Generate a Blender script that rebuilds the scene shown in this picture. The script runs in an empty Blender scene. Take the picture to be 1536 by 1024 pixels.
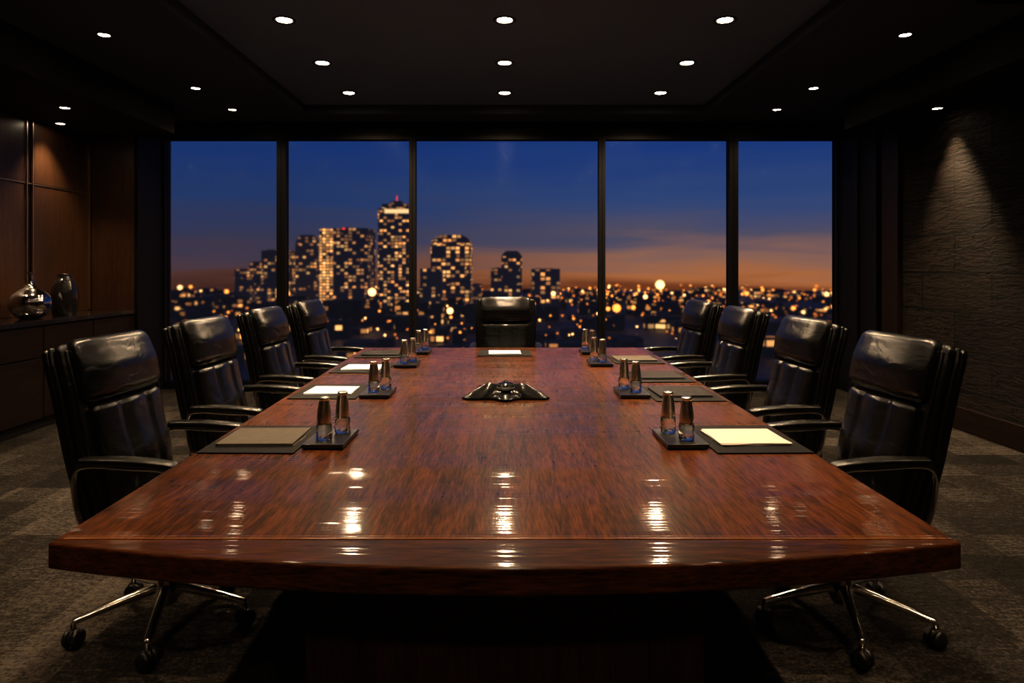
import bpy, bmesh, math, random
from mathutils import Vector, Matrix
random.seed(7)
S = bpy.context.scene
COL = S.collection

# ------------------------------------------------------------------ node helpers
def newmat(name):
    m = bpy.data.materials.new(name); m.use_nodes = True
    nt = m.node_tree
    b = nt.nodes['Principled BSDF']
    return m, nt, b
def N(nt, t, **kw):
    n = nt.nodes.new(t)
    for k, v in kw.items():
        if k.startswith('i_'):
            key = k[2:]
            key = int(key) if key.isdigit() else key.replace('_', ' ')
            n.inputs[key].default_value = v
        else:
            setattr(n, k, v)
    return n
def L(nt, a, b): nt.links.new(a, b)
def MATH(nt, op, a, b=None, c=None):
    n = nt.nodes.new('ShaderNodeMath'); n.operation = op
    for i, v in enumerate((a, b, c)):
        if v is None: continue
        if isinstance(v, (int, float)): n.inputs[i].default_value = v
        else: nt.links.new(v, n.inputs[i])
    return n.outputs[0]
def RAMP(nt, fac, stops, interp='LINEAR'):
    r = nt.nodes.new('ShaderNodeValToRGB'); cr = r.color_ramp; cr.interpolation = interp
    while len(cr.elements) < len(stops): cr.elements.new(0.5)
    for e, (p, c) in zip(cr.elements, stops):
        e.position = p; e.color = (c[0], c[1], c[2], 1)
    nt.links.new(fac, r.inputs[0]); return r.outputs[0]
def MIXC(nt, fac, a, b, mode='MIX'):
    n = nt.nodes.new('ShaderNodeMix'); n.data_type = 'RGBA'; n.blend_type = mode
    for i, v in ((0, fac), (6, a), (7, b)):
        if isinstance(v, (int, float)): n.inputs[i].default_value = v
        elif isinstance(v, tuple): n.inputs[i].default_value = (v[0], v[1], v[2], 1)
        else: nt.links.new(v, n.inputs[i])
    return n.outputs[2]
def coords(nt, scale=(1, 1, 1), kind='Object'):
    tc = N(nt, 'ShaderNodeTexCoord'); mp = N(nt, 'ShaderNodeMapping')
    mp.inputs['Scale'].default_value = scale
    L(nt, tc.outputs[kind], mp.inputs[0]); return mp.outputs[0]
def BUMP(nt, b, h, strength, dist=0.01):
    n = N(nt, 'ShaderNodeBump'); n.inputs['Strength'].default_value = strength
    n.inputs['Distance'].default_value = dist
    L(nt, h, n.inputs['Height']); L(nt, n.outputs[0], b.inputs['Normal'])
    return n

def simple(name, col, rough=0.5, metal=0.0, coat=0.0, noise=0.0, nscale=40, spec=.5):
    m, nt, b = newmat(name)
    b.inputs['Base Color'].default_value = (*col, 1)
    b.inputs['Roughness'].default_value = rough
    b.inputs['Metallic'].default_value = metal
    b.inputs['Coat Weight'].default_value = coat
    b.inputs['Specular IOR Level'].default_value = spec
    nz = N(nt, 'ShaderNodeTexNoise'); nz.inputs['Scale'].default_value = nscale
    L(nt, coords(nt), nz.inputs[0])
    if noise > 0:
        BUMP(nt, b, nz.outputs[0], noise, 0.003)
    r = MATH(nt, 'MULTIPLY_ADD', nz.outputs[0], rough * 0.3, rough * 0.85)
    L(nt, r, b.inputs['Roughness'])
    return m

def wood(name, c1, c2, axis='y', rough=0.3, coat=0.5, coatr=0.1, plank=None, fine=1.0, bump=0.06, panelaxis=0, wave=None, spec=.5, ramp=(.40, .50, .60), along=1.3):
    m, nt, b = newmat(name)
    sc = {'x': (along, 28, 28), 'y': (28, along, 28), 'z': (28, 28, along)}[axis]
    n1 = N(nt, 'ShaderNodeTexNoise', i_Scale=1.0 * fine, i_Detail=8.0, i_Roughness=0.65, i_Distortion=0.6)
    L(nt, coords(nt, sc), n1.inputs[0])
    sc2 = tuple(v * 4.5 for v in sc)
    n2 = N(nt, 'ShaderNodeTexNoise', i_Scale=1.0 * fine, i_Detail=4.0)
    L(nt, coords(nt, sc2), n2.inputs[0])
    sc3 = tuple(v * 0.13 if v > 5 else v * .5 for v in sc)
    n3 = N(nt, 'ShaderNodeTexNoise', i_Scale=1.0, i_Detail=3.0)
    L(nt, coords(nt, sc3), n3.inputs[0])
    f = MATH(nt, 'ADD', MATH(nt, 'MULTIPLY', n1.outputs[0], 0.50), MATH(nt, 'MULTIPLY', n2.outputs[0], 0.50))
    f = MATH(nt, 'ADD', f, MATH(nt, 'MULTIPLY', MATH(nt, 'SUBTRACT', n3.outputs[0], 0.5), 0.25))
    fb = f
    if plank:
        sp = N(nt, 'ShaderNodeSeparateXYZ'); tc = N(nt, 'ShaderNodeTexCoord'); L(nt, tc.outputs['Object'], sp.inputs[0])
        q = MATH(nt, 'FLOOR', MATH(nt, 'DIVIDE', sp.outputs[panelaxis], plank))
        wn = N(nt, 'ShaderNodeTexWhiteNoise', noise_dimensions='1D'); L(nt, q, wn.inputs['W'])
        f = MATH(nt, 'ADD', f, MATH(nt, 'MULTIPLY', MATH(nt, 'SUBTRACT', wn.outputs[0], 0.5), 0.07))
    mid = tuple(a * .6 + c * .4 for a, c in zip(c1, c2))
    colr = RAMP(nt, f, [(ramp[0], c1), (ramp[1], mid), (ramp[2], c2)])
    L(nt, colr, b.inputs['Base Color'])
    b.inputs['Roughness'].default_value = rough
    b.inputs['Coat Weight'].default_value = coat
    b.inputs['Coat Roughness'].default_value = coatr
    b.inputs['Specular IOR Level'].default_value = spec
    BUMP(nt, b, fb, bump, 0.004)
    if wave:
        # hand-rubbed lacquer: long low waves plus fine brushing across the table
        nw = N(nt, 'ShaderNodeTexNoise', i_Scale=1.0, i_Detail=1.0, i_Roughness=.35); L(nt, coords(nt, wave), nw.inputs[0])
        nf = N(nt, 'ShaderNodeTexNoise', i_Scale=1.0, i_Detail=1.0); L(nt, coords(nt, (2.5, 75, 1)), nf.inputs[0])
        h2 = MATH(nt, 'MULTIPLY_ADD', nf.outputs[0], 0.060, nw.outputs[0])
        b2 = N(nt, 'ShaderNodeBump'); b2.inputs['Strength'].default_value = 1.0; b2.inputs['Distance'].default_value = 0.017
        L(nt, h2, b2.inputs['Height']); L(nt, b2.outputs[0], b.inputs['Coat Normal'])
    return m

# ------------------------------------------------------------------ mesh builder
class MB:
    def __init__(s): s.v = []; s.f = []; s.m = []; s.sm = []
    def _add(s, vs, fs, mi, smooth):
        o = len(s.v); s.v += [tuple(p) for p in vs]
        for f in fs:
            s.f.append([i + o for i in f]); s.m.append(mi); s.sm.append(smooth)
    def box(s, x0, x1, y0, y1, z0, z1, mi=0, M=None):
        vs = [Vector((x, y, z)) for z in (z0, z1) for y in (y0, y1) for x in (x0, x1)]
        if M: vs = [M @ p for p in vs]
        s._add(vs, [(0, 2, 3, 1), (4, 5, 7, 6), (0, 1, 5, 4), (2, 6, 7, 3), (0, 4, 6, 2), (1, 3, 7, 5)], mi, False); return s
    def lathe(s, prof, c=(0, 0, 0), n=32, mi=0, smooth=True, M=None):
        vs = []; fs = []; k = len(prof)
        for i in range(n):
            a = 2 * math.pi * i / n
            for r, z in prof:
                p = Vector((r * math.cos(a), r * math.sin(a), z))
                if M: p = M @ p
                vs.append(p + Vector(c))
        for i in range(n):
            j = (i + 1) % n
            for q in range(k - 1):
                fs.append((i * k + q, j * k + q, j * k + q + 1, i * k + q + 1))
        s._add(vs, fs, mi, smooth); return s
    def loft(s, secs, exp=4.0, n=48, mi=0, cap=0.0, groove=None, crown=.25):
        out = list(secs)
        if cap > 0:
            def caps(sec, T):
                r = []
                for k in range(1, 6):
                    ph = k / 5 * math.pi / 2
                    c, U, V, a, b = sec
                    ra = min(cap, a * .95); rb = min(cap, b * .95)
                    r.append((c + T * cap * math.sin(ph), U, V, a - ra * (1 - math.cos(ph)), b - rb * (1 - math.cos(ph))))
                return r
            T0 = (secs[0][0] - secs[1][0]).normalized(); T1 = (secs[-1][0] - secs[-2][0]).normalized()
            out = list(reversed(caps(secs[0], T0))) + list(secs) + caps(secs[-1], T1)
        vs = []; fs = []
        for c, U, V, a, b in out:
            for i in range(n):
                t = 2 * math.pi * i / n
                cu, su = math.cos(t), math.sin(t)
                pu = math.copysign(abs(cu) ** (2 / exp), cu); pv = math.copysign(abs(su) ** (2 / exp), su)
                bb = b
                if groove is not None and pv > 0:
                    for g in groove:
                        bb -= 0.014 * math.exp(-((pu - g) / 0.045) ** 2)
                    bb += b * crown * (1 - pu * pu)
                vs.append(c + U * (a * pu) + V * (bb * pv))
        m = len(out)
        for k in range(m - 1):
            for i in range(n):
                j = (i + 1) % n
                fs.append((k * n + i, k * n + j, (k + 1) * n + j, (k + 1) * n + i))
        fs.append(tuple(reversed(range(n)))); fs.append(tuple((m - 1) * n + i for i in range(n)))
        s._add(vs, fs, mi, True); return s
    def tube(s, pts, r, n=12, mi=0, closed=False, flat=1.0):
        P = [Vector(p) for p in pts]
        Q = []
        m = len(P)
        rng = range(m if closed else m - 1)
        for i in rng:
            p0 = P[(i - 1) % m] if (closed or i > 0) else P[0]
            p1 = P[i]; p2 = P[(i + 1) % m]
            p3 = P[(i + 2) % m] if (closed or i + 2 < m) else P[-1]
            for k in range(6):
                t = k / 6
                Q.append(0.5 * ((2 * p1) + (p2 - p0) * t + (2 * p0 - 5 * p1 + 4 * p2 - p3) * t * t + (-p0 + 3 * p1 - 3 * p2 + p3) * t ** 3))
        if not closed: Q.append(P[-1])
        vs = []; fs = []; q = len(Q)
        for i in range(q):
            a = Q[(i - 1) % q] if (closed or i > 0) else Q[0]
            b = Q[(i + 1) % q] if (closed or i < q - 1) else Q[-1]
            T = (b - a).normalized()
            up = Vector((0, 1, 0))
            if abs(T.dot(up)) > .9: up = Vector((1, 0, 0))
            U = T.cross(up).normalized(); W = U.cross(T).normalized()
            for k in range(n):
                t = 2 * math.pi * k / n
                vs.append(Q[i] + U * (r * math.cos(t)) + W * (r * flat * math.sin(t)))
        for i in range(q if closed else q - 1):
            i2 = (i + 1) % q
            for k in range(n):
                j = (k + 1) % n
                fs.append((i * n + k, i * n + j, i2 * n + j, i2 * n + k))
        if not closed:
            fs.append(tuple(reversed(range(n)))); fs.append(tuple((q - 1) * n + k for k in range(n)))
        s._add(vs, fs, mi, True); return s
    def mesh(s, name, mats):
        me = bpy.data.meshes.new(name); me.from_pydata(s.v, [], s.f)
        for mt in mats: me.materials.append(mt)
        for p, mi, sm in zip(me.polygons, s.m, s.sm):
            p.material_index = mi; p.use_smooth = sm
        bm = bmesh.new(); bm.from_mesh(me); bmesh.ops.recalc_face_normals(bm, faces=bm.faces); bm.to_mesh(me); bm.free()
        return me
    def build(s, name, mats, parent=None, bevel=0, loc=None, segs=2):
        return place(name, s.mesh(name, mats), parent, bevel, loc, segs=segs)
def place(name, me, parent=None, bevel=0, loc=None, rot=0, segs=2):
    o = bpy.data.objects.new(name, me); COL.objects.link(o)
    if parent: o.parent = parent
    if loc: o.location = loc
    if rot: o.rotation_euler = (0, 0, rot)
    if bevel:
        b = o.modifiers.new('bevel', 'BEVEL'); b.width = bevel; b.segments = segs
        b.limit_method = 'ANGLE'; b.angle_limit = math.radians(40)
    return o
def empty(name, loc=(0, 0, 0), rot=0):
    e = bpy.data.objects.new(name, None); COL.objects.link(e); e.location = loc; e.rotation_euler = (0, 0, rot)
    e.empty_display_size = .1
    return e

# ------------------------------------------------------------------ materials
def leather():
    m, nt, b = newmat('black_leather')
    b.inputs['Base Color'].default_value = (0.004, 0.004, 0.0038, 1)
    n1 = N(nt, 'ShaderNodeTexVoronoi', i_Scale=260.0); L(nt, coords(nt), n1.inputs[0])
    n2 = N(nt, 'ShaderNodeTexNoise', i_Scale=9.0, i_Detail=3.0, i_Distortion=1.2); L(nt, coords(nt, (1, 1, 1.6)), n2.inputs[0])
    h = MATH(nt, 'ADD', MATH(nt, 'MULTIPLY', n1.outputs[0], 0.05), MATH(nt, 'MULTIPLY', n2.outputs[0], 1.0))
    BUMP(nt, b, h, 0.28, 0.012)
    b.inputs['Roughness'].default_value = 0.25
    b.inputs['Specular IOR Level'].default_value = 0.75
    return m
LEATHER = leather()
CHROME = simple('polished_chrome', (0.90, 0.86, 0.80), 0.14, 1.0)
STEEL = simple('satin_steel', (0.97, 0.88, 0.76), 0.22, 1.0)
BRASS = simple('bronze_trim', (0.50, 0.36, 0.24), 0.35, 1.0)
BLKPL = simple('black_plastic', (0.010, 0.010, 0.010), 0.3)
BLKMET = simple('black_metal_frame', (0.004, 0.004, 0.0045), 0.5, 0.0, spec=.2)
TABLE = wood('table_mahogany', (0.013, 0.0036, 0.0013), (0.135, 0.040, 0.0085), 'y', 0.45, 0.62, 0.085, plank=0.27, fine=1.7, bump=0.05, wave=(0.4, 4.5, 1), spec=.08, ramp=(.36, .50, .66), along=2.2)
TABLEX = wood('table_mahogany_crossgrain', (0.011, 0.0032, 0.0012), (0.100, 0.030, 0.0068), 'x', 0.45, 0.62, 0.085, fine=1.7, bump=0.05, wave=(0.4, 4.5, 1), spec=.08, ramp=(.36, .50, .66), along=2.2)
INLAY = simple('inlay_line', (0.30, 0.13, 0.04), 0.25)
PEDW = wood('pedestal_wood', (0.022, 0.009, 0.004), (0.070, 0.028, 0.011), 'z', 0.42, 0.1, 0.25, fine=1.5, ramp=(.34, .5, .66), spec=.3)
WALNUT = wood('walnut_panel', (0.022, 0.010, 0.0045), (0.074, 0.034, 0.013), 'z', 0.38, 0.2, 0.25, fine=1.4, ramp=(.34, .5, .66))
WALNUTY = wood('walnut_cabinet', (0.006, 0.0038, 0.0026), (0.018, 0.0105, 0.0062), 'y', 0.45, 0.0, 0.3, spec=.2, fine=1.4, ramp=(.34, .5, .66))
STONE = simple('black_stone_top', (0.012, 0.011, 0.011), 0.12, 0, 0.5)
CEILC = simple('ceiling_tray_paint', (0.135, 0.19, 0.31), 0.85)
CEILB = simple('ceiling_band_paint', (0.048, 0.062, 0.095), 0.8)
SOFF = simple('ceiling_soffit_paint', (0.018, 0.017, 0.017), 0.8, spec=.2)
FOLDER = simple('folder_grey', (0.080, 0.070, 0.056), 0.65, noise=.1, spec=.12)
FOLDBK = simple('folder_black', (0.014, 0.0135, 0.0135), 0.6, noise=.1, spec=.12)
PADM = simple('desk_pad_leather', (0.006, 0.006, 0.007), 0.6, noise=.2, nscale=300, spec=.10)
PAPER = simple('paper_white', (0.52, 0.56, 0.62), 0.7)
CREAM = simple('paper_cream', (0.54, 0.49, 0.43), 0.6)
VASEM = simple('mercury_glass', (0.55, 0.52, 0.50), 0.10, 1.0)
VASED = simple('dark_glazed_ceramic', (0.03, 0.028, 0.027), 0.12, 0.6, 0.6)

def emis(name, col, st):
    m, nt, b = newmat(name)
    b.inputs['Base Color'].default_value = (0, 0, 0, 1)
    b.inputs['Emission Color'].default_value = (*col, 1)
    b.inputs['Emission Strength'].default_value = st
    return m
LAMP = emis('lamp_disc', (1.0, 0.80, 0.55), 40)
REFL = simple('lamp_reflector', (0.9, 0.72, 0.5), 0.3, 1.0)

def clearglass():
    m, nt, b = newmat('clear_glass')
    b.inputs['Base Color'].default_value = (1, 1, 1, 1); b.inputs['Roughness'].default_value = 0.02
    b.inputs['Transmission Weight'].default_value = 1.0; b.inputs['IOR'].default_value = 1.45
    return m
CGLASS = clearglass()
def winglass():
    m = bpy.data.materials.new('window_glass'); m.use_nodes = True; nt = m.node_tree; nt.nodes.clear()
    out = N(nt, 'ShaderNodeOutputMaterial'); r = N(nt, 'ShaderNodeBsdfRefraction'); g = N(nt, 'ShaderNodeBsdfGlossy'); mx = N(nt, 'ShaderNodeMixShader')
    r.inputs['Roughness'].default_value = 0.058; r.inputs['IOR'].default_value = 1.3
    g.inputs['Roughness'].default_value = 0.12
    mx.inputs[0].default_value = 0.008
    L(nt, r.outputs[0], mx.inputs[1]); L(nt, g.outputs[0], mx.inputs[2]); L(nt, mx.outputs[0], out.inputs[0])
    return m
WGLASS = winglass()

def carpet():
    m, nt, b = newmat('carpet_tiles')
    tc = N(nt, 'ShaderNodeTexCoord'); sp = N(nt, 'ShaderNodeSeparateXYZ'); L(nt, tc.outputs['Object'], sp.inputs[0])
    def cell(sx, sy, ox):
        cx = MATH(nt, 'FLOOR', MATH(nt, 'DIVIDE', MATH(nt, 'ADD', sp.outputs[0], ox), sx))
        cy = MATH(nt, 'FLOOR', MATH(nt, 'DIVIDE', sp.outputs[1], sy))
        cb = N(nt, 'ShaderNodeCombineXYZ'); L(nt, cx, cb.inputs[0]); L(nt, cy, cb.inputs[1])
        wn = N(nt, 'ShaderNodeTexWhiteNoise', noise_dimensions='2D'); L(nt, cb.outputs[0], wn.inputs[0]); return wn.outputs[0]
    c1 = cell(0.5, 0.25, 0.1); c2 = cell(0.25, 0.5, 0.3)
    n1 = N(nt, 'ShaderNodeTexNoise', i_Scale=60.0, i_Detail=7.0, i_Roughness=.85); L(nt, tc.outputs['Object'], n1.inputs[0])
    n2 = N(nt, 'ShaderNodeTexNoise', i_Scale=14.0, i_Detail=7.0, i_Roughness=.85); L(nt, coords(nt, (1, 2.6, 1)), n2.inputs[0])
    f = MATH(nt, 'ADD', MATH(nt, 'MULTIPLY', c1, 0.11), MATH(nt, 'MULTIPLY', c2, 0.09))
    f = MATH(nt, 'ADD', f, MATH(nt, 'MULTIPLY', n1.outputs[0], 0.70))
    f = MATH(nt, 'ADD', f, MATH(nt, 'MULTIPLY', n2.outputs[0], 0.52))
    col = RAMP(nt, f, [(0.56, (0.0035, 0.0032, 0.003)), (0.71, (0.022, 0.0195, 0.017)), (0.85, (0.11, 0.095, 0.080))])
    L(nt, col, b.inputs['Base Color']); b.inputs['Roughness'].default_value = 0.95
    b.inputs['Specular IOR Level'].default_value = 0.1
    BUMP(nt, b, n1.outputs[0], 0.9, 0.015)
    return m
CARPET = carpet()

def texwall():
    m, nt, b = newmat('textured_stone_wall')
    tc = N(nt, 'ShaderNodeTexCoord'); sp = N(nt, 'ShaderNodeSeparateXYZ'); L(nt, tc.outputs['Object'], sp.inputs[0])
    cb = N(nt, 'ShaderNodeCombineXYZ'); L(nt, sp.outputs[1], cb.inputs[0]); L(nt, sp.outputs[2], cb.inputs[1])
    br = N(nt, 'ShaderNodeTexBrick', i_Scale=1.0)
    br.inputs['Brick Width'].default_value = 0.9; br.inputs['Row Height'].default_value = 0.34
    br.inputs['Mortar Size'].default_value = 0.012; br.inputs['Mortar Smooth'].default_value = 0.1
    br.inputs['Color1'].default_value = (.42, .42, .42, 1); br.inputs['Color2'].default_value = (1, 1, 1, 1)
    br.inputs['Mortar'].default_value = (0, 0, 0, 1)
    L(nt, cb.outputs[0], br.inputs[0])
    n1 = N(nt, 'ShaderNodeTexNoise', i_Scale=1.0, i_Detail=7.0, i_Roughness=.65, i_Distortion=.8); L(nt, coords(nt, (6, 6, 36)), n1.inputs[0])
    n2 = N(nt, 'ShaderNodeTexNoise', i_Scale=1.0, i_Detail=3.0); L(nt, coords(nt, (2, 2, 6)), n2.inputs[0])
    h = MATH(nt, 'ADD', MATH(nt, 'MULTIPLY', n1.outputs[0], 1.0), MATH(nt, 'MULTIPLY', n2.outputs[0], .3))
    h = MATH(nt, 'SUBTRACT', h, MATH(nt, 'MULTIPLY', br.outputs['Fac'], 1.0))
    BUMP(nt, b, h, 1.0, 0.07)
    col = RAMP(nt, n1.outputs[0], [(0.38, (0.002, 0.0018, 0.0015)), (0.62, (0.026, 0.019, 0.0135))])
    col = MIXC(nt, 1.0, col, br.outputs['Color'], 'MULTIPLY')
    L(nt, col, b.inputs['Base Color']); b.inputs['Roughness'].default_value = 0.65
    b.inputs['Specular IOR Level'].default_value = 0.12
    return m
TEXW = texwall()

# ------------------------------------------------------------------ room shell
YB, YW = -2.6, 7.8
MB().box(-4.65, 4.1, YB, YW + .2, -0.12, 0).build('floor', [CARPET])
MB().box(3.95, 4.1, YB, YW + .2, 0, 3.3).build('wall_right', [TEXW])
MB().box(-4.65, -4.5, YB, YW + .2, 0, 3.3).build('wall_left', [WALNUT])
MB().box(-4.65, 4.1, YB - .15, YB, 0, 3.3).build('wall_back', [WALNUT])
MB().box(-4.5, -4.0, 7.2, YW + .2, 0, 3.1).build('wall_left_return', [WALNUT], bevel=.004)
MB().box(-4.0, 3.95, YW - .05, YW + .2, 2.93, 3.1).build('wall_window', [BLKMET])
c = MB()
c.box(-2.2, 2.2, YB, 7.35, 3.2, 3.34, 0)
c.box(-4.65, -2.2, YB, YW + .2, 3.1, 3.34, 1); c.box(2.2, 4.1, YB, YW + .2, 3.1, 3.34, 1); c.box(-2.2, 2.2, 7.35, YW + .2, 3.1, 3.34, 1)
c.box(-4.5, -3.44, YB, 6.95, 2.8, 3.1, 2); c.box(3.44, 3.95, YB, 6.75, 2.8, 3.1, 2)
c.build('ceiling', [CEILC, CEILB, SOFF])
MB().box(3.90, 3.95, 6.62, 6.9, 0, 3.1).build('trim_1', [WALNUTY], bevel=.004)
MB().box(3.87, 3.95, 6.95, 7.72, 0, 3.1).box(3.83, 3.95, 7.25, 7.32, 0, 3.1).build('trim_2', [BLKMET], bevel=.004)
MB().box(3.925, 3.95, YB, 6.62, 0, 0.2).build('baseboard_right', [WALNUTY], bevel=.004)
MB().box(-4.0, -3.96, 7.2, 7.72, 0, 3.1).build('trim_3', [BLKMET], bevel=.004)
v = MB(); v.box(3.0, 3.36, 4.1, 4.25, 3.085, 3.099)
for i in range(6): v.box(3.02, 3.34, 4.112 + i * .022, 4.120 + i * .022, 3.078, 3.085)
v.build('ceiling_vent', [BLKMET])

p = MB()
for y0, y1 in ((2.0, 3.55), (3.6, 4.9), (4.95, 6.22), (6.32, 7.17)):
    p.box(-4.5, -4.475, y0, y1, 0.95, 2.19); p.box(-4.5, -4.475, y0, y1, 2.205, 2.8)
p.build('trim_wall_panelling', [WALNUT], bevel=.004)
MB().box(-4.5, -4.470, 2.0, 7.19, 2.192, 2.203).box(-4.475, -4.460, 6.225, 6.237, .96, 2.8).box(-4.475, -4.460, 6.303, 6.315, .96, 2.8).box(-4.475, -4.460, 7.168, 7.18, .96, 2.8).build('trim_4', [BRASS])

# windows
edges = [-4.0, -2.59, -1.07, 1.13, 2.655, 3.95]
for i in range(5):
    x0, x1 = edges[i], edges[i + 1]
    w = MB()
    a = x0 + .002; b_ = x1 - .002
    lw = .05 if i in (0, 1, 4) else .035
    rw = .05 if i in (0, 3, 4) else .035
    if i == 0: lw = .06
    if i == 4: rw = .10
    y0, y1 = 7.72, 7.84
    w.box(a, a + lw, y0, y1, 0, 2.93); w.box(b_ - rw, b_, y0, y1, 0, 2.93)
    w.box(a + lw, b_ - rw, y0, y1, 0, .09); w.box(a + lw, b_ - rw, y0, y1, 2.89, 2.93)
    w.box(a + lw, b_ - rw, 7.78, 7.79, .09, 2.89, 1)
    w.build('window_%d' % (i + 1), [BLKMET, WGLASS])

# ------------------------------------------------------------------ credenza
c = MB(); Y0, Y1 = 3.0, 7.2
c.box(-4.46, -4.06, Y0 + .03, Y1 - .02, 0, 0.08, 2)
c.box(-4.47, -4.03, Y0, Y1 - .003, 0.08, 0.91, 0)
c.box(-4.472, -3.985, Y0 - .02, Y1 - .003, 0.91, 0.95, 1)
n = 6; w_ = (Y1 - Y0) / n
for i in range(n):
    a = Y0 + i * w_ + .006; b_ = a + w_ - .012
    c.box(-4.03, -4.01, a, b_, 0.10, 0.62, 0)
    c.box(-4.03, -4.01, a, b_, 0.632, 0.90, 0)
c.build('credenza', [WALNUTY, STONE, BLKPL, BRASS], bevel=.003)

def smooth_prof(pr, k=5):
    out = []
    m = len(pr)
    for i in range(m - 1):
        p0 = pr[max(i - 1, 0)]; p1 = pr[i]; p2 = pr[i + 1]; p3 = pr[min(i + 2, m - 1)]
        for j in range(k):
            t = j / k
            q = [0.5 * (2 * p1[d] + (p2[d] - p0[d]) * t + (2 * p0[d] - 5 * p1[d] + 4 * p2[d] - p3[d]) * t * t + (-p0[d] + 3 * p1[d] - 3 * p2[d] + p3[d]) * t ** 3) for d in (0, 1)]
            out.append((max(q[0], 0), max(q[1], 0)))
    out.append(pr[-1]); return out
prof = [(0, 0), (.07, 0), (.11, .02), (.155, .08), (.168, .14), (.15, .20), (.10, .25), (.045, .285), (.022, .32), (.018, .39), (.024, .41), (.018, .41), (.013, .38), (0, .34)]
MB().lathe(smooth_prof(prof), n=48).build('round_glass_vase', [VASEM], loc=(-4.22, 5.93, .9515))
prof = [(0, 0), (.085, 0), (.10, .015), (.112, .12), (.11, .22), (.09, .31), (.065, .36), (.06, .39), (.052, .39), (.055, .35), (.04, .30), (0, .28)]
MB().lathe(smooth_prof(prof), n=48).build('bullet_vase', [VASED], loc=(-4.2, 6.36, .9515))

# ------------------------------------------------------------------ conference table
def tx(y): return 1.08 + (y - 1.585) * (1.145 - 1.08) / (5.46 - 1.585)
def slab(outline, z0, z1, mb, mi):
    n = len(outline); vs = [Vector((x, y, z0)) for x, y in outline] + [Vector((x, y, z1)) for x, y in outline]
    fs = [tuple(reversed(range(n))), tuple(range(n, 2 * n))] + [(i, (i + 1) % n, n + (i + 1) % n, n + i) for i in range(n)]
    mb._add(vs, fs, mi, False)
table = empty('conference_table')
t = MB()
slab([(-tx(1.60), 1.60), (tx(1.60), 1.60), (tx(5.46), 5.46), (-tx(5.46), 5.46)], .690, .75, t, 0)
t.build('top_field', [TABLE], table, bevel=.006, segs=3)
t = MB()
arc = []
for i in range(33):
    x = -1.085 + 2.17 * i / 32
    arc.append((x, 1.445 + .135 * (x / 1.085) ** 2))
slab(arc + [(1.08, 1.6005), (-1.08, 1.6005)], .686, .7502, t, 0)
t.build('top_bowed_end', [TABLEX], table, bevel=.007, segs=3)
t = MB(); t.box(-1.06, 1.06, 1.603, 1.606, .749, .7504); t.box(-1.06, 1.06, 1.617, 1.6185, .749, .7504)
t.build('inlay', [INLAY], table)
t = MB()
slab([(-.95, 1.72), (.95, 1.72), (1.0, 5.3), (-1.0, 5.3)], .655, .690, t, 0)
t.build('sub_top', [PEDW], table)
t = MB()
t.box(-.57, .57, 1.92, 5.05, .0, .657)
t.box(-.40, .40, 1.895, 1.92, .05, .65)
t.box(-.57, -.415, 1.905, 1.92, .05, .65); t.box(.415, .57, 1.905, 1.92, .05, .65)
t.box(-.60, .60, 1.88, 5.08, .0, .05)
for k in range(4):
    t.box(-.585, -.57, 2.0 + k * .76, 2.7 + k * .76, .08, .62); t.box(.57, .585, 2.0 + k * .76, 2.7 + k * .76, .08, .62)
t.build('pedestal', [PEDW], table, bevel=.004)

# ------------------------------------------------------------------ office chair (front = +X)
BK = .045
def bx(z):
    pts = [(.44, -.195), (.58, -.225), (.70, -.245), (.85, -.270), (1.0, -.305), (1.15, -.355)]
    for (z0, x0), (z1, x1) in zip(pts, pts[1:]):
        if z <= z1: return BK + x0 + (x1 - x0) * (z - z0) / (z1 - z0)
    return BK + pts[-1][1]
def bxs(z): return sum(bx(min(max(z + d, .44), 1.15)) for d in (-.06, -.03, 0, .03, .06)) / 5
def backsecs(z0, z1, afn, b, off, n=16):
    out = []
    for i in range(n):
        z = z0 + (z1 - z0) * i / (n - 1)
        T = Vector((bxs(z + .01) - bxs(z - .01), 0, .02)).normalized()
        V = Vector((T.z, 0, -T.x))
        bb = b(z) if callable(b) else b
        oo = off(z) if callable(off) else off
        out.append((Vector((bxs(z), 0, z)) + V * oo, Vector((0, 1, 0)), V, afn(z), bb))
    return out
def wid(z, base):
    return base - .024 * math.exp(-((z - .54) / .12) ** 2) + .006 * math.exp(-((z - .88) / .15) ** 2) - .03 * max(0, (z - 1.06) / .08) ** 2
parts = {}
m = MB(); m.loft(backsecs(.45, 1.10, lambda z: wid(z, .268), .018, -.045), exp=6, cap=.017, n=64); parts['back_shell'] = (m.mesh('back_shell', [LEATHER]), 0)
m = MB(); m.loft(backsecs(.47, 1.095, lambda z: wid(z, .256), .030, -.004), exp=4, cap=.028, n=64)
for sg in (1, -1):
    m.tube([(bxs(z) - .022, sg * wid(z, .264), z) for z in [.46 + .05 * k for k in range(14)]], .008)
    m.tube([(bxs(z) + .020, sg * wid(z, .240), z) for z in [.50 + .05 * k for k in range(13)]], .007)
parts['back_bolster'] = (m.mesh('back_bolster', [LEATHER]), 0)
m = MB(); m.loft(backsecs(.50, .865, lambda z: .196 + .014 * (z - .5) / .35, lambda z: .034 + .018 * math.exp(-((z - .64) / .1) ** 2), .030, 20), exp=4.5, cap=.03, n=120, groove=(-.40, .40)); parts['lumbar_cushion'] = (m.mesh('lumbar_cushion', [LEATHER]), 0)
m = MB(); m.loft(backsecs(.935, 1.090, lambda z: wid(z, .228), lambda z: .044 + .012 * math.exp(-((z - 1.01) / .05) ** 2), .026, 12), exp=4.0, cap=.042, n=64, groove=()); parts['headrest_cushion'] = (m.mesh('headrest_cushion', [LEATHER]), 0)
m = MB(); secs = []
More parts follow.
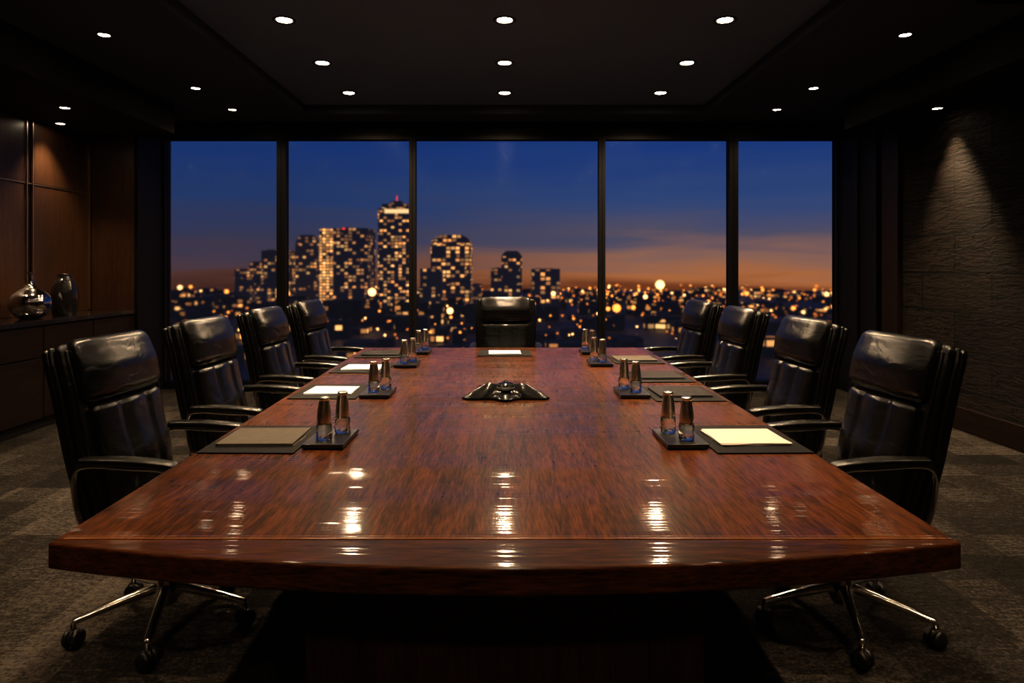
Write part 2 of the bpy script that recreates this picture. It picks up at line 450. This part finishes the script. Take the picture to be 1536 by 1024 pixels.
for i in range(14):
    s_ = i / 13; x = -.17 + .39 * s_
    z = .475 - .03 * max(0, (s_ - .65) / .35) ** 2
    T = Vector((1, 0, -.15 * max(0, (s_ - .65) / .35))).normalized()
    secs.append((Vector((x, 0, z)), Vector((0, 1, 0)), Vector((-T.z, 0, T.x)), .250 - .02 * s_ * s_, .042))
m.loft(secs, exp=4, cap=.04, n=96, groove=(-.45, .45)); parts['seat_cushion'] = (m.mesh('seat_cushion', [LEATHER]), 0)
m = MB(); m.loft([(Vector((x, 0, .428)), Vector((0, 1, 0)), Vector((0, 0, 1)), .245, .02) for x in (-.2, -.1, 0, .1, .2)], exp=5, cap=.018)
m.loft([(Vector((x, 0, .385)), Vector((0, 1, 0)), Vector((0, 0, 1)), .08, .03) for x in (-.14, 0, .12)], exp=5, cap=.025)
m.tube([(.02, -.09, .385), (.03, -.2, .38), (.05, -.27, .385)], .007)
parts['seat_pan'] = (m.mesh('seat_pan', [BLKPL]), 0)
AY = .285
m = MB()
for sy in (-1, 1):
    yy = sy * AY
    m.tube([(.0, sy * .22, .405), (-.04, sy * .26, .405), (-.12, yy, .43), (-.18, yy, .50), (-.205, yy, .60), (-.200, yy, .675), (-.15, yy, .700), (0, yy, .695), (.10, yy, .692), (.145, yy, .675), (.14, yy, .62), (.11, yy, .50), (.08, yy, .43), (.04, sy * .26, .405), (.0, sy * .22, .405)], .0085, n=10, flat=1.7)
parts['arm_loops'] = (m.mesh('arm_loops', [CHROME]), 0)
m = MB()
for sy in (-1, 1):
    secs = []
    for i in range(10):
        s_ = i / 9; x = -.175 + .33 * s_
        z = .716 - .012 * s_ ** 3 + .004 * math.sin(s_ * 3.14)
        secs.append((Vector((x, sy * AY, z)), Vector((0, 1, 0)), Vector((0, 0, 1)), .025 + .006 * math.sin(s_ * 3.0), .016))
    m.loft(secs, exp=3, cap=.014, n=28)
parts['arm_pads'] = (m.mesh('arm_pads', [LEATHER]), 0)
m = MB()
BX = -.03
m.lathe([(0, .36), (.045, .36), (.045, .33), (.030, .33), (.030, .20), (.020, .20), (.020, .12)], c=(BX, 0, 0), n=28, mi=1)
m.lathe([(.034, .20), (.038, .185), (.050, .15), (.052, .11), (.035, .085), (0, .085)], c=(BX, 0, 0), n=28)
ends = []
for k in range(5):
    a = math.radians(0 + 72 * k); d = Vector((math.cos(a), math.sin(a), 0)); U = Vector((-d.y, d.x, 0))
    secs = []
    for i in range(9):
        s_ = i / 8; r = .03 + .28 * s_
        z = .150 - .055 * s_ ** 1.2
        secs.append((Vector((BX, 0, 0)) + d * r + Vector((0, 0, z)), U, Vector((0, 0, 1)), .022 - .008 * s_, .020 - .009 * s_))
    m.loft(secs, exp=2.6, cap=.009, n=20)
    ends.append((d, a))
parts['star_base'] = (m.mesh('star_base', [CHROME, BLKPL]), 0)
m = MB()
for d, a in ends:
    c_ = Vector((BX, 0, 0)) + d * .312
    m.lathe([(0, .09), (.010, .09), (.010, .05)], c=(c_.x, c_.y, 0), n=12, mi=1)
    R = Matrix.Rotation(a + .9, 3, 'Z') @ Matrix.Rotation(math.pi / 2, 3, 'X')
    for off in (-.018, .018):
        ax = Matrix.Rotation(a + .9, 3, 'Z') @ Vector((0, off, 0))
        m.lathe([(0, -.012), (.022, -.012), (.032, -.007), (.034, 0), (.032, .007), (.022, .012), (0, .012)], c=(c_.x + ax.x, c_.y + ax.y, .034), n=24, M=R)
    m.lathe([(0, -.006), (.028, -.006), (.028, .006), (0, .006)], c=(c_.x, c_.y, .040), n=20, M=R)
parts['casters'] = (m.mesh('casters', [BLKPL, CHROME]), 0)

def chair(x, y, rot):
    e = empty('office_chair', (x, y, 0), rot)
    for k, (me, _) in parts.items():
        place(k, me, e)
R_ = math.radians
for x, y, r in ((-1.300, 2.63, -3), (-1.325, 3.52, -3), (-1.33, 4.44, -3), (-1.325, 5.38, -5),
                (1.300, 2.63, 183), (1.335, 3.52, 183), (1.325, 4.48, 183), (1.325, 5.40, 185)):
    chair(x, y, R_(r))
chair(0.01, 5.84, R_(-90))

# ------------------------------------------------------------------ table-top things
ZT = .7505
PM = MB().box(-.17, .17, -.20, .20, 0, .005).mesh('desk_pad', [PADM])
def stack(name, w, h, sheets, coverm, kind):
    m = MB(); z = 0
    if kind == 'folder':
        m.box(-w / 2, w / 2, -h / 2, h / 2, 0, .002, 0)
        for k in range(sheets):
            o_ = random.uniform(-.003, .003)
            m.box(-w / 2 + .006 + o_, w / 2 - .008 + o_, -h / 2 + .006, h / 2 - .006, .002 + k * .0015, .0035 + k * .0015, 1)
        z = .002 + sheets * .0015
        m.box(-w / 2, w / 2 - .004, -h / 2, h / 2, z, z + .002, 0)
        m.box(-w / 2 - .002, -w / 2, -h / 2, h / 2, 0, z + .002, 0)
        m.box(w / 2 - .004, w / 2 + .006, -h * .2, h * .1, 0, .002, 0)
    else:
        for k in range(sheets):
            a = random.uniform(-.06, .06); M = Matrix.Rotation(a if k else 0, 4, 'Z')
            m.box(-w / 2, w / 2, -h / 2, h / 2, k * .0022, .002 + k * .0022, 1, M=M)
    return m.mesh(name, [coverm, PAPER if coverm is not CREAM else CREAM])
GF = stack('document_folder', .28, .24, 4, FOLDER, 'folder')
BF = stack('document_folder', .27, .24, 4, FOLDBK, 'folder')
PS = stack('paper_stack', .24, .21, 3, PAPER, 'paper')
CS = stack('paper_stack', .26, .22, 4, CREAM, 'paper')
def setting(x, y, rot, what, nm):
    place('desk_pad', PM, None, 0, (x, y, ZT), R_(rot))
    place(nm, what, None, 0, (x, y, ZT + .0053), R_(rot + 2))
setting(-.905, 2.53, -1, GF, 'document_folder')
setting(-.905, 3.50, -1, PS, 'paper_stack')
setting(-.915, 4.32, -1, PS, 'paper_stack')
setting(-.92, 5.02, 0, BF, 'document_folder')
setting(.910, 2.53, 1, CS, 'paper_stack')
setting(.905, 3.44, 1, BF, 'document_folder')
setting(.91, 3.98, 1, BF, 'document_folder')
setting(.92, 4.72, 0, GF, 'document_folder')
place('desk_pad', PM, None, 0, (0.0, 5.08, ZT), R_(90))
place('paper_stack', PS, None, 0, (0.0, 5.08, ZT + .0053), R_(3))

TM = MB().box(-.075, .075, -.12, .12, 0.004, .020).box(-.068, .068, -.113, .113, 0, .004).mesh('serving_tray', [simple('tray_black', (.010, .010, .011), .3, spec=.35)])
BM = MB()
BM.lathe([(0, 0), (.024, 0), (.0285, .004), (.029, .03), (.0278, .058), (0, .058)], n=36, mi=1)
BM.lathe(smooth_prof([(0, .0582), (.0268, .0582), (.0275, .064), (.0262, .088), (.0235, .112), (.0200, .135), (.0185, .146)], 4) + [(.0195, .147), (.0195, .155), (.016, .158), (0, .158)], n=36, mi=0)
BM = BM.mesh('water_bottle', [STEEL, CGLASS])
def tray(x, y, s_, rot=0):
    place('serving_tray', TM, None, .003, (x, y, ZT), R_(rot))
    place('water_bottle', BM, None, 0, (x - s_ * .012, y - .055, ZT + .0205))
    place('water_bottle', BM, None, 0, (x + s_ * .030, y + .05, ZT + .0205))
tray(-.650, 2.50, 1, -1); tray(-.65, 3.43, 1); tray(-.65, 4.45, 1); tray(-.645, 5.12, 1)
tray(.655, 2.50, -1, 1); tray(.652, 3.43, -1); tray(.64, 4.5, -1); tray(.655, 5.12, -1)

# conference phone
def phone():
    e = empty('conference_phone', (0.005, 3.34, ZT))
    m = MB(); nT, nR = 180, 26
    arms = [(math.radians(190), .135, .30), (math.radians(-10), .135, .30), (math.radians(90), .10, .36), (math.radians(270), .02, .5)]
    def R(th):
        r = .088
        for a, l, w in arms:
            d = math.atan2(math.sin(th - a), math.cos(th - a)); r += l * math.exp(-(d / w) ** 2)
        return r
    def H(rr, th, s_):
        ridge = 0
        for a, l, w in arms[:3]:
            d = math.atan2(math.sin(th - a), math.cos(th - a))
            ridge = max(ridge, math.exp(-(d * max(rr, .03) / .032) ** 2))
        fall = max(0, 1 - (rr / .232) ** 2.6)
        return .008 + (1 - s_ ** 4) * .016 + .042 * ridge * fall * (1 - s_ ** 8) * (.75 + .35 * math.exp(-((rr - .09) / .04) ** 2)) + .012 * fall * (1 - s_ ** 4)
    vs = [Vector((0, 0, H(0, 0, 0)))]; fs = []
    for k in range(1, nR + 1):
        s_ = k / nR
        for i in range(nT):
            th = 2 * math.pi * i / nT; rr = R(th) * s_
            vs.append(Vector((rr * math.cos(th), rr * math.sin(th), H(rr, th, s_))))
    for i in range(nT):
        th = 2 * math.pi * i / nT; r = R(th) - .008
        vs.append(Vector((r * math.cos(th), r * math.sin(th), 0)))
    for i in range(nT):
        j = (i + 1) % nT; fs.append((0, 1 + i, 1 + j))
        for k in range(nR): fs.append((1 + k * nT + i, 1 + (k + 1) * nT + i, 1 + (k + 1) * nT + j, 1 + k * nT + j))
    fs.append(tuple(1 + nR * nT + i for i in reversed(range(nT))))
    m._add(vs, fs, 0, True)
    m.build('body', [simple('phone_body', (.005, .005, .006), .2)], e)
    k = MB(); k.lathe([(0, .074), (.036, .073), (.046, .068), (.050, .050)], n=40)
    k.lathe([(.052, .058), (.054, .061), (.057, .045)], n=40, mi=1)
    k.build('keypad_dome', [simple('phone_gloss', (.01, .01, .011), .12, 0, .5), BLKMET], e)
phone()

# ------------------------------------------------------------------ downlights
def dl_mesh(r):
    m = MB()
    m.lathe([(r * 1.28, 0), (r * 1.28, -.004), (r * 1.05, -.007), (r, -.003)], n=36, mi=0)
    m.lathe([(r, -.003), (r * .86, 0.0), (r * .8, -.001)], n=36, mi=2)
    m.lathe([(r * .82, -.002), (r * .4, -.0035), (0, -.004)], n=36, mi=1)
    return m.mesh('recessed_downlight', [BLKMET, LAMP, REFL])
DL = dl_mesh(.066); DS = dl_mesh(.045)
def downlight(x, y, z, power, mesh=DL, size=95, blend=.9, rad=.045, col=(1.0, .70, .42)):
    e = empty('recessed_downlight', (x, y, z))
    place('fixture', mesh, e)
    ld = bpy.data.lights.new('bulb', 'SPOT'); ld.energy = power * 1.12; ld.color = col
    ld.spot_size = R_(size); ld.spot_blend = blend; ld.shadow_soft_size = rad
    o = bpy.data.objects.new('bulb', ld); COL.objects.link(o); o.parent = e; o.location = (0, 0, -.03)
for x in (-1.6, 0.0, 1.6):
    for y in (2.9, 3.87, 4.84):
        downlight(x, y, 3.2, 165, size=80)
    downlight(x, 5.85, 3.2, 120, size=135, blend=1.0)
    downlight(x, 6.85, 3.2, 240, size=158, blend=1.0, rad=.038)
    downlight(x, 1.7, 3.2, 80)
    downlight(x, 0.3, 3.2, 30)  # unseen row, added to brighten the table's front edge and pedestal
    downlight(x * .6, -1.6, 3.2, 65, size=130)  # unseen row behind the camera, added to reach the pedestal front
for x in (-2.92, 2.92):
    for y in (0.6, 2.0, 3.4, 4.86):
        downlight(x, y, 3.1, 95, DS, 76)
    downlight(x, 6.30, 3.1, 30, DS, 95); downlight(x, 7.15, 3.1, 30, DS, 150, 1.0, rad=.035)
downlight(-3.84, 5.82, 2.8, 50, DS, 80); downlight(3.79, 5.84, 2.8, 230, DS, 66)
for y in (2.6, 4.2, 1.0):
    downlight(3.72, y, 2.8, 14, DS, 90)
downlight(-4.3, 6.45, 2.8, 90, DS, 90)
downlight(-4.3, 5.3, 2.8, 40, DS, 90)

# ------------------------------------------------------------------ city
def citymat(name, thr, st, cell=4.6, haze_glow=(0.010, 0.010, 0.017)):
    m, nt, b = newmat(name)
    tc = N(nt, 'ShaderNodeTexCoord'); sp = N(nt, 'ShaderNodeSeparateXYZ'); L(nt, tc.outputs['Object'], sp.inputs[0])
    oi = N(nt, 'ShaderNodeObjectInfo')
    u = MATH(nt, 'DIVIDE', MATH(nt, 'ADD', MATH(nt, 'ADD', sp.outputs[0], sp.outputs[1]), 500.3), cell)
    v = MATH(nt, 'DIVIDE', MATH(nt, 'ADD', sp.outputs[2], 100.1), cell * .85)
    cb = N(nt, 'ShaderNodeCombineXYZ'); L(nt, MATH(nt, 'FLOOR', u), cb.inputs[0]); L(nt, MATH(nt, 'FLOOR', v), cb.inputs[1]); L(nt, MATH(nt, 'MULTIPLY', oi.outputs['Random'], 37), cb.inputs[2])
    wn = N(nt, 'ShaderNodeTexWhiteNoise', noise_dimensions='3D'); L(nt, cb.outputs[0], wn.inputs[0])
    bl = N(nt, 'ShaderNodeTexNoise', i_Scale=0.05, i_Detail=1.0); L(nt, tc.outputs['Object'], bl.inputs[0])
    lit = MATH(nt, 'GREATER_THAN', MATH(nt, 'ADD', wn.outputs[0], MATH(nt, 'MULTIPLY', MATH(nt, 'SUBTRACT', bl.outputs[0], .5), 1.2)), thr)
    fu = MATH(nt, 'FRACT', u); fv = MATH(nt, 'FRACT', v)
    mk = MATH(nt, 'MULTIPLY', MATH(nt, 'GREATER_THAN', fu, .22), MATH(nt, 'GREATER_THAN', fv, .35))
    g = MATH(nt, 'MULTIPLY', lit, mk)
    sep = N(nt, 'ShaderNodeSeparateColor'); L(nt, wn.outputs[1], sep.inputs[0])
    inten = MATH(nt, 'MULTIPLY', g, MATH(nt, 'MULTIPLY_ADD', MATH(nt, 'POWER', sep.outputs[1], 2.0), st, st * .2))
    wc = MIXC(nt, sep.outputs[2], (1.0, .38, .09), (1.0, .56, .20))
    geo = N(nt, 'ShaderNodeNewGeometry'); sn = N(nt, 'ShaderNodeSeparateXYZ'); L(nt, geo.outputs['Normal'], sn.inputs[0])
    side = MATH(nt, 'LESS_THAN', MATH(nt, 'ABSOLUTE', sn.outputs[2]), .5)
    inten = MATH(nt, 'MULTIPLY', inten, side)
    vm = N(nt, 'ShaderNodeVectorMath', operation='SCALE'); L(nt, wc, vm.inputs[0]); L(nt, inten, vm.inputs['Scale'])
    va = N(nt, 'ShaderNodeVectorMath', operation='ADD'); L(nt, vm.outputs[0], va.inputs[0]); va.inputs[1].default_value = haze_glow  # faint constant emission over the facade stands in for distance haze
    b.inputs['Base Color'].default_value = (.02, .02, .025, 1); b.inputs['Roughness'].default_value = .8
    L(nt, va.outputs[0], b.inputs['Emission Color']); b.inputs['Emission Strength'].default_value = 1
    return m
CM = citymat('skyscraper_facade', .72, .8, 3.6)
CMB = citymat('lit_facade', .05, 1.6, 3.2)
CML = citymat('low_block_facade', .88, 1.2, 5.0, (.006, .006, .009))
CROWN = emis('crown_light', (1.0, .66, .32), .9)
BEAC = emis('red_beacon', (1.0, .06, .04), 1.2)
city = empty('city_skyline', (0, 0, 0))
GZ = -40.0
D = 600.0
def X(px, d=D): return (px - 757) / 1000 * d
def Z(py, d=D): return 1.4 + (402 - py) / 1000 * d
def tower(px0, px1, pytop, d=D, mat=CM, kind='flat', name='skyscraper', depth=None):
    x0, x1 = X(px0, d), X(px1, d); zt = Z(pytop, d); w = x1 - x0; dp = depth or w * .9
    m = MB(); cxm = (x0 + x1) / 2; H = zt - GZ
    hw = w / 2
    if kind == 'flat':
        m.box(-hw, hw, 0, dp, 0, H * .985); m.box(-hw * .7, hw * .5, dp * .2, dp * .8, H * .985, H)
    elif kind == 'step':
        m.box(-hw, hw, 0, dp, 0, H * .93); m.box(-hw * .8, hw * .8, dp * .1, dp * .9, H * .93, H * .97)
        m.box(-hw * .35, hw * .35, dp * .3, dp * .7, H * .97, H)
        m.box(-hw * .6, hw * .85, -.3, 0, H * .885, H * .92, 1)
        m.box(-.3, .3, dp * .45, dp * .45 + 1, H, H * 1.05, 2)
    elif kind == 'dome':
        m.box(-hw, hw, 0, dp, 0, H * .88)
        n = 8
        for k in range(n):
            t0 = k / n; ww = hw * math.sqrt(max(0, 1 - (t0 * .95) ** 2))
            m.box(-ww, ww, dp * .1, dp * .9, H * (.88 + .12 * k / n), H * (.88 + .12 * (k + 1) / n))
    elif kind == 'wing':
        m.box(-hw * .45, hw, 0, dp, 0, H * .985); m.box(-hw, -hw * .45, -1, dp * .7, 0, H * .975, 1)
        m.box(-hw * .1, hw * .4, dp * .3, dp * .6, H * .985, H * 1.0); m.box(-1.2, 1.2, -.5, 0, H * .97, H * .985, 2)
    second = CMB if kind == 'wing' else CROWN
    m.build(name, [mat, second, BEAC], city, loc=(cxm, d, GZ))
tower(567, 617, 300, kind='step', mat=citymat('tower_facade', .56, 1.1, 3.4))
tower(480, 551, 340, kind='wing')
tower(443, 474, 352, 640, kind='dome')
tower(392, 432, 374, 620)
tower(352, 376, 403, 700); tower(374, 394, 392, 720)
tower(646, 706, 352, kind='dome', mat=citymat('tower_facade_warm', .54, 1.1, 4.2))
tower(630, 662, 402, 560); tower(752, 783, 376, kind='dome'); tower(736, 756, 401, 620)
tower(798, 840, 402, 650, mat=citymat('office_bands', .62, .9, 5.2)); tower(700, 722, 425, 650)
m = MB()
for i in range(420):
    near = i <= 90
    d = random.uniform(480, 700) if near else random.uniform(260, 1150)
    px = random.gauss(560, 150) if near else random.uniform(150, 1400)
    x = X(px, d); w = random.uniform(8, 26) * (d / 600) ** .5; h = random.uniform(6, 17) if near else random.uniform(3, 11)
    m.box(x - w / 2, x + w / 2, d, d + random.uniform(8, 20), GZ, GZ + h)
m.build('city_blocks', [CML], city)
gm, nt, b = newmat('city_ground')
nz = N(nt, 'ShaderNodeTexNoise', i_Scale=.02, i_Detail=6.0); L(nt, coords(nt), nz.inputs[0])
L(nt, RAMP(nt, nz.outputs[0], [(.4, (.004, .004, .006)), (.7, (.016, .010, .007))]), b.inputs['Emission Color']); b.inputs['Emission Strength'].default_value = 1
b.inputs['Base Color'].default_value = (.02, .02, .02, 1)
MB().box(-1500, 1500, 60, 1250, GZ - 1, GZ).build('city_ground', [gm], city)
WA = emis('street_light_orange', (1.0, .33, .06), 2.2); WB = emis('street_light_warm', (1.0, .52, .18), 3.4); WC = emis('street_light_dim', (1.0, .28, .05), .9)
m = MB()
def ball(x, y, z, r, mi):
    m.lathe([(0, -r), (r * .7, -r * .7), (r, 0), (r * .7, r * .7), (0, r)], c=(x, y, z), n=8, mi=mi)
for i in range(520):
    d = 1 / random.uniform(1 / 1150, 1 / 330); px = random.uniform(225, 1300)
    if random.random() < .40: px = random.gauss(1020, 150); d = random.uniform(500, 1150)
    r = d * random.uniform(.0006, .0018) * (1.5 if random.random() < .08 else 1)
    ball(X(px, d), d - 8, GZ + random.uniform(3, 14), r, random.choice((0, 0, 1, 2, 2, 2)))
for px, py, r, mi in ((558, 438, .0075, 1), (990, 427, .0085, 1), (270, 431, .004, 1), (925, 462, .008, 0), (1240, 441, .004, 1), (1120, 440, .004, 0), (340, 437, .004, 0), (830, 440, .004, 1), (912, 463, .004, 0), (950, 461, .004, 0), (968, 445, .004, 1), (675, 466, .006, 1), (432, 440, .004, 0), (1050, 462, .004, 0), (1190, 462, .004, 0), (286, 430, .003, 0), (1205, 468, .003, 1)):
    d = 470.0; ball(X(px, d), d, Z(py, d), r * d * .8, mi)
m.build('city_lights', [WA, WB, WC], city)

# ------------------------------------------------------------------ world (dusk sky)
w = bpy.data.worlds.new('dusk_sky'); S.world = w; w.use_nodes = True; nt = w.node_tree; nt.nodes.clear()
out = N(nt, 'ShaderNodeOutputWorld'); bg = N(nt, 'ShaderNodeBackground')
tc = N(nt, 'ShaderNodeTexCoord'); sp = N(nt, 'ShaderNodeSeparateXYZ'); L(nt, tc.outputs['Generated'], sp.inputs[0])
mp = N(nt, 'ShaderNodeMapping'); mp.inputs['Scale'].default_value = (2.2, 2.2, 30); mp.inputs['Rotation'].default_value = (0, R_(-3), 0); L(nt, tc.outputs['Generated'], mp.inputs[0])
nz = N(nt, 'ShaderNodeTexNoise', i_Scale=1.3, i_Detail=5.0, i_Roughness=.55, i_Distortion=.4); L(nt, mp.outputs[0], nz.inputs[0])
z = MATH(nt, 'ADD', sp.outputs[2], MATH(nt, 'MULTIPLY', MATH(nt, 'SUBTRACT', nz.outputs[0], .5), .085))
f = MATH(nt, 'DIVIDE', MATH(nt, 'ADD', z, .08), .38)
st = [0, .124, .176, .245, .33, .47, .68, 1]
right = [(.02, .010, .008), (.16, .048, .018), (.34, .130, .052), (.23, .120, .090), (.085, .078, .120), (.034, .064, .170), (.014, .044, .175), (.006, .018, .085)]
left = [(.012, .008, .008), (.05, .020, .014), (.085, .038, .032), (.070, .046, .062), (.042, .044, .085), (.022, .045, .128), (.012, .038, .150), (.006, .018, .085)]
cr = RAMP(nt, f, list(zip(st, right))); cl = RAMP(nt, f, list(zip(st, left)))
sx = N(nt, 'ShaderNodeMapRange'); sx.inputs['From Min'].default_value = -.3; sx.inputs['From Max'].default_value = .2; L(nt, sp.outputs[0], sx.inputs[0])
c_ = MIXC(nt, sx.outputs[0], cl, cr)
L(nt, c_, bg.inputs[0]); bg.inputs[1].default_value = 1.0; L(nt, bg.outputs[0], out.inputs[0])

# ------------------------------------------------------------------ camera
cam = bpy.data.cameras.new('camera'); co = bpy.data.objects.new('camera', cam); COL.objects.link(co)
co.location = (0, 0, 1.4); co.rotation_euler = (math.pi / 2, 0, 0)
cam.sensor_width = 36; cam.lens = 1000 / 1536 * 36
cam.shift_x = 11 / 1536; cam.shift_y = -110 / 1536
cam.clip_end = 5000; cam.clip_start = .05
cam.dof.use_dof = True; cam.dof.focus_distance = 2.9; cam.dof.aperture_fstop = 8.0
S.camera = co
S.view_settings.view_transform = 'Standard'
try:
    S.view_settings.look = 'Medium High Contrast'
except Exception:
    S.view_settings.look = 'None'
S.view_settings.exposure = 0.1
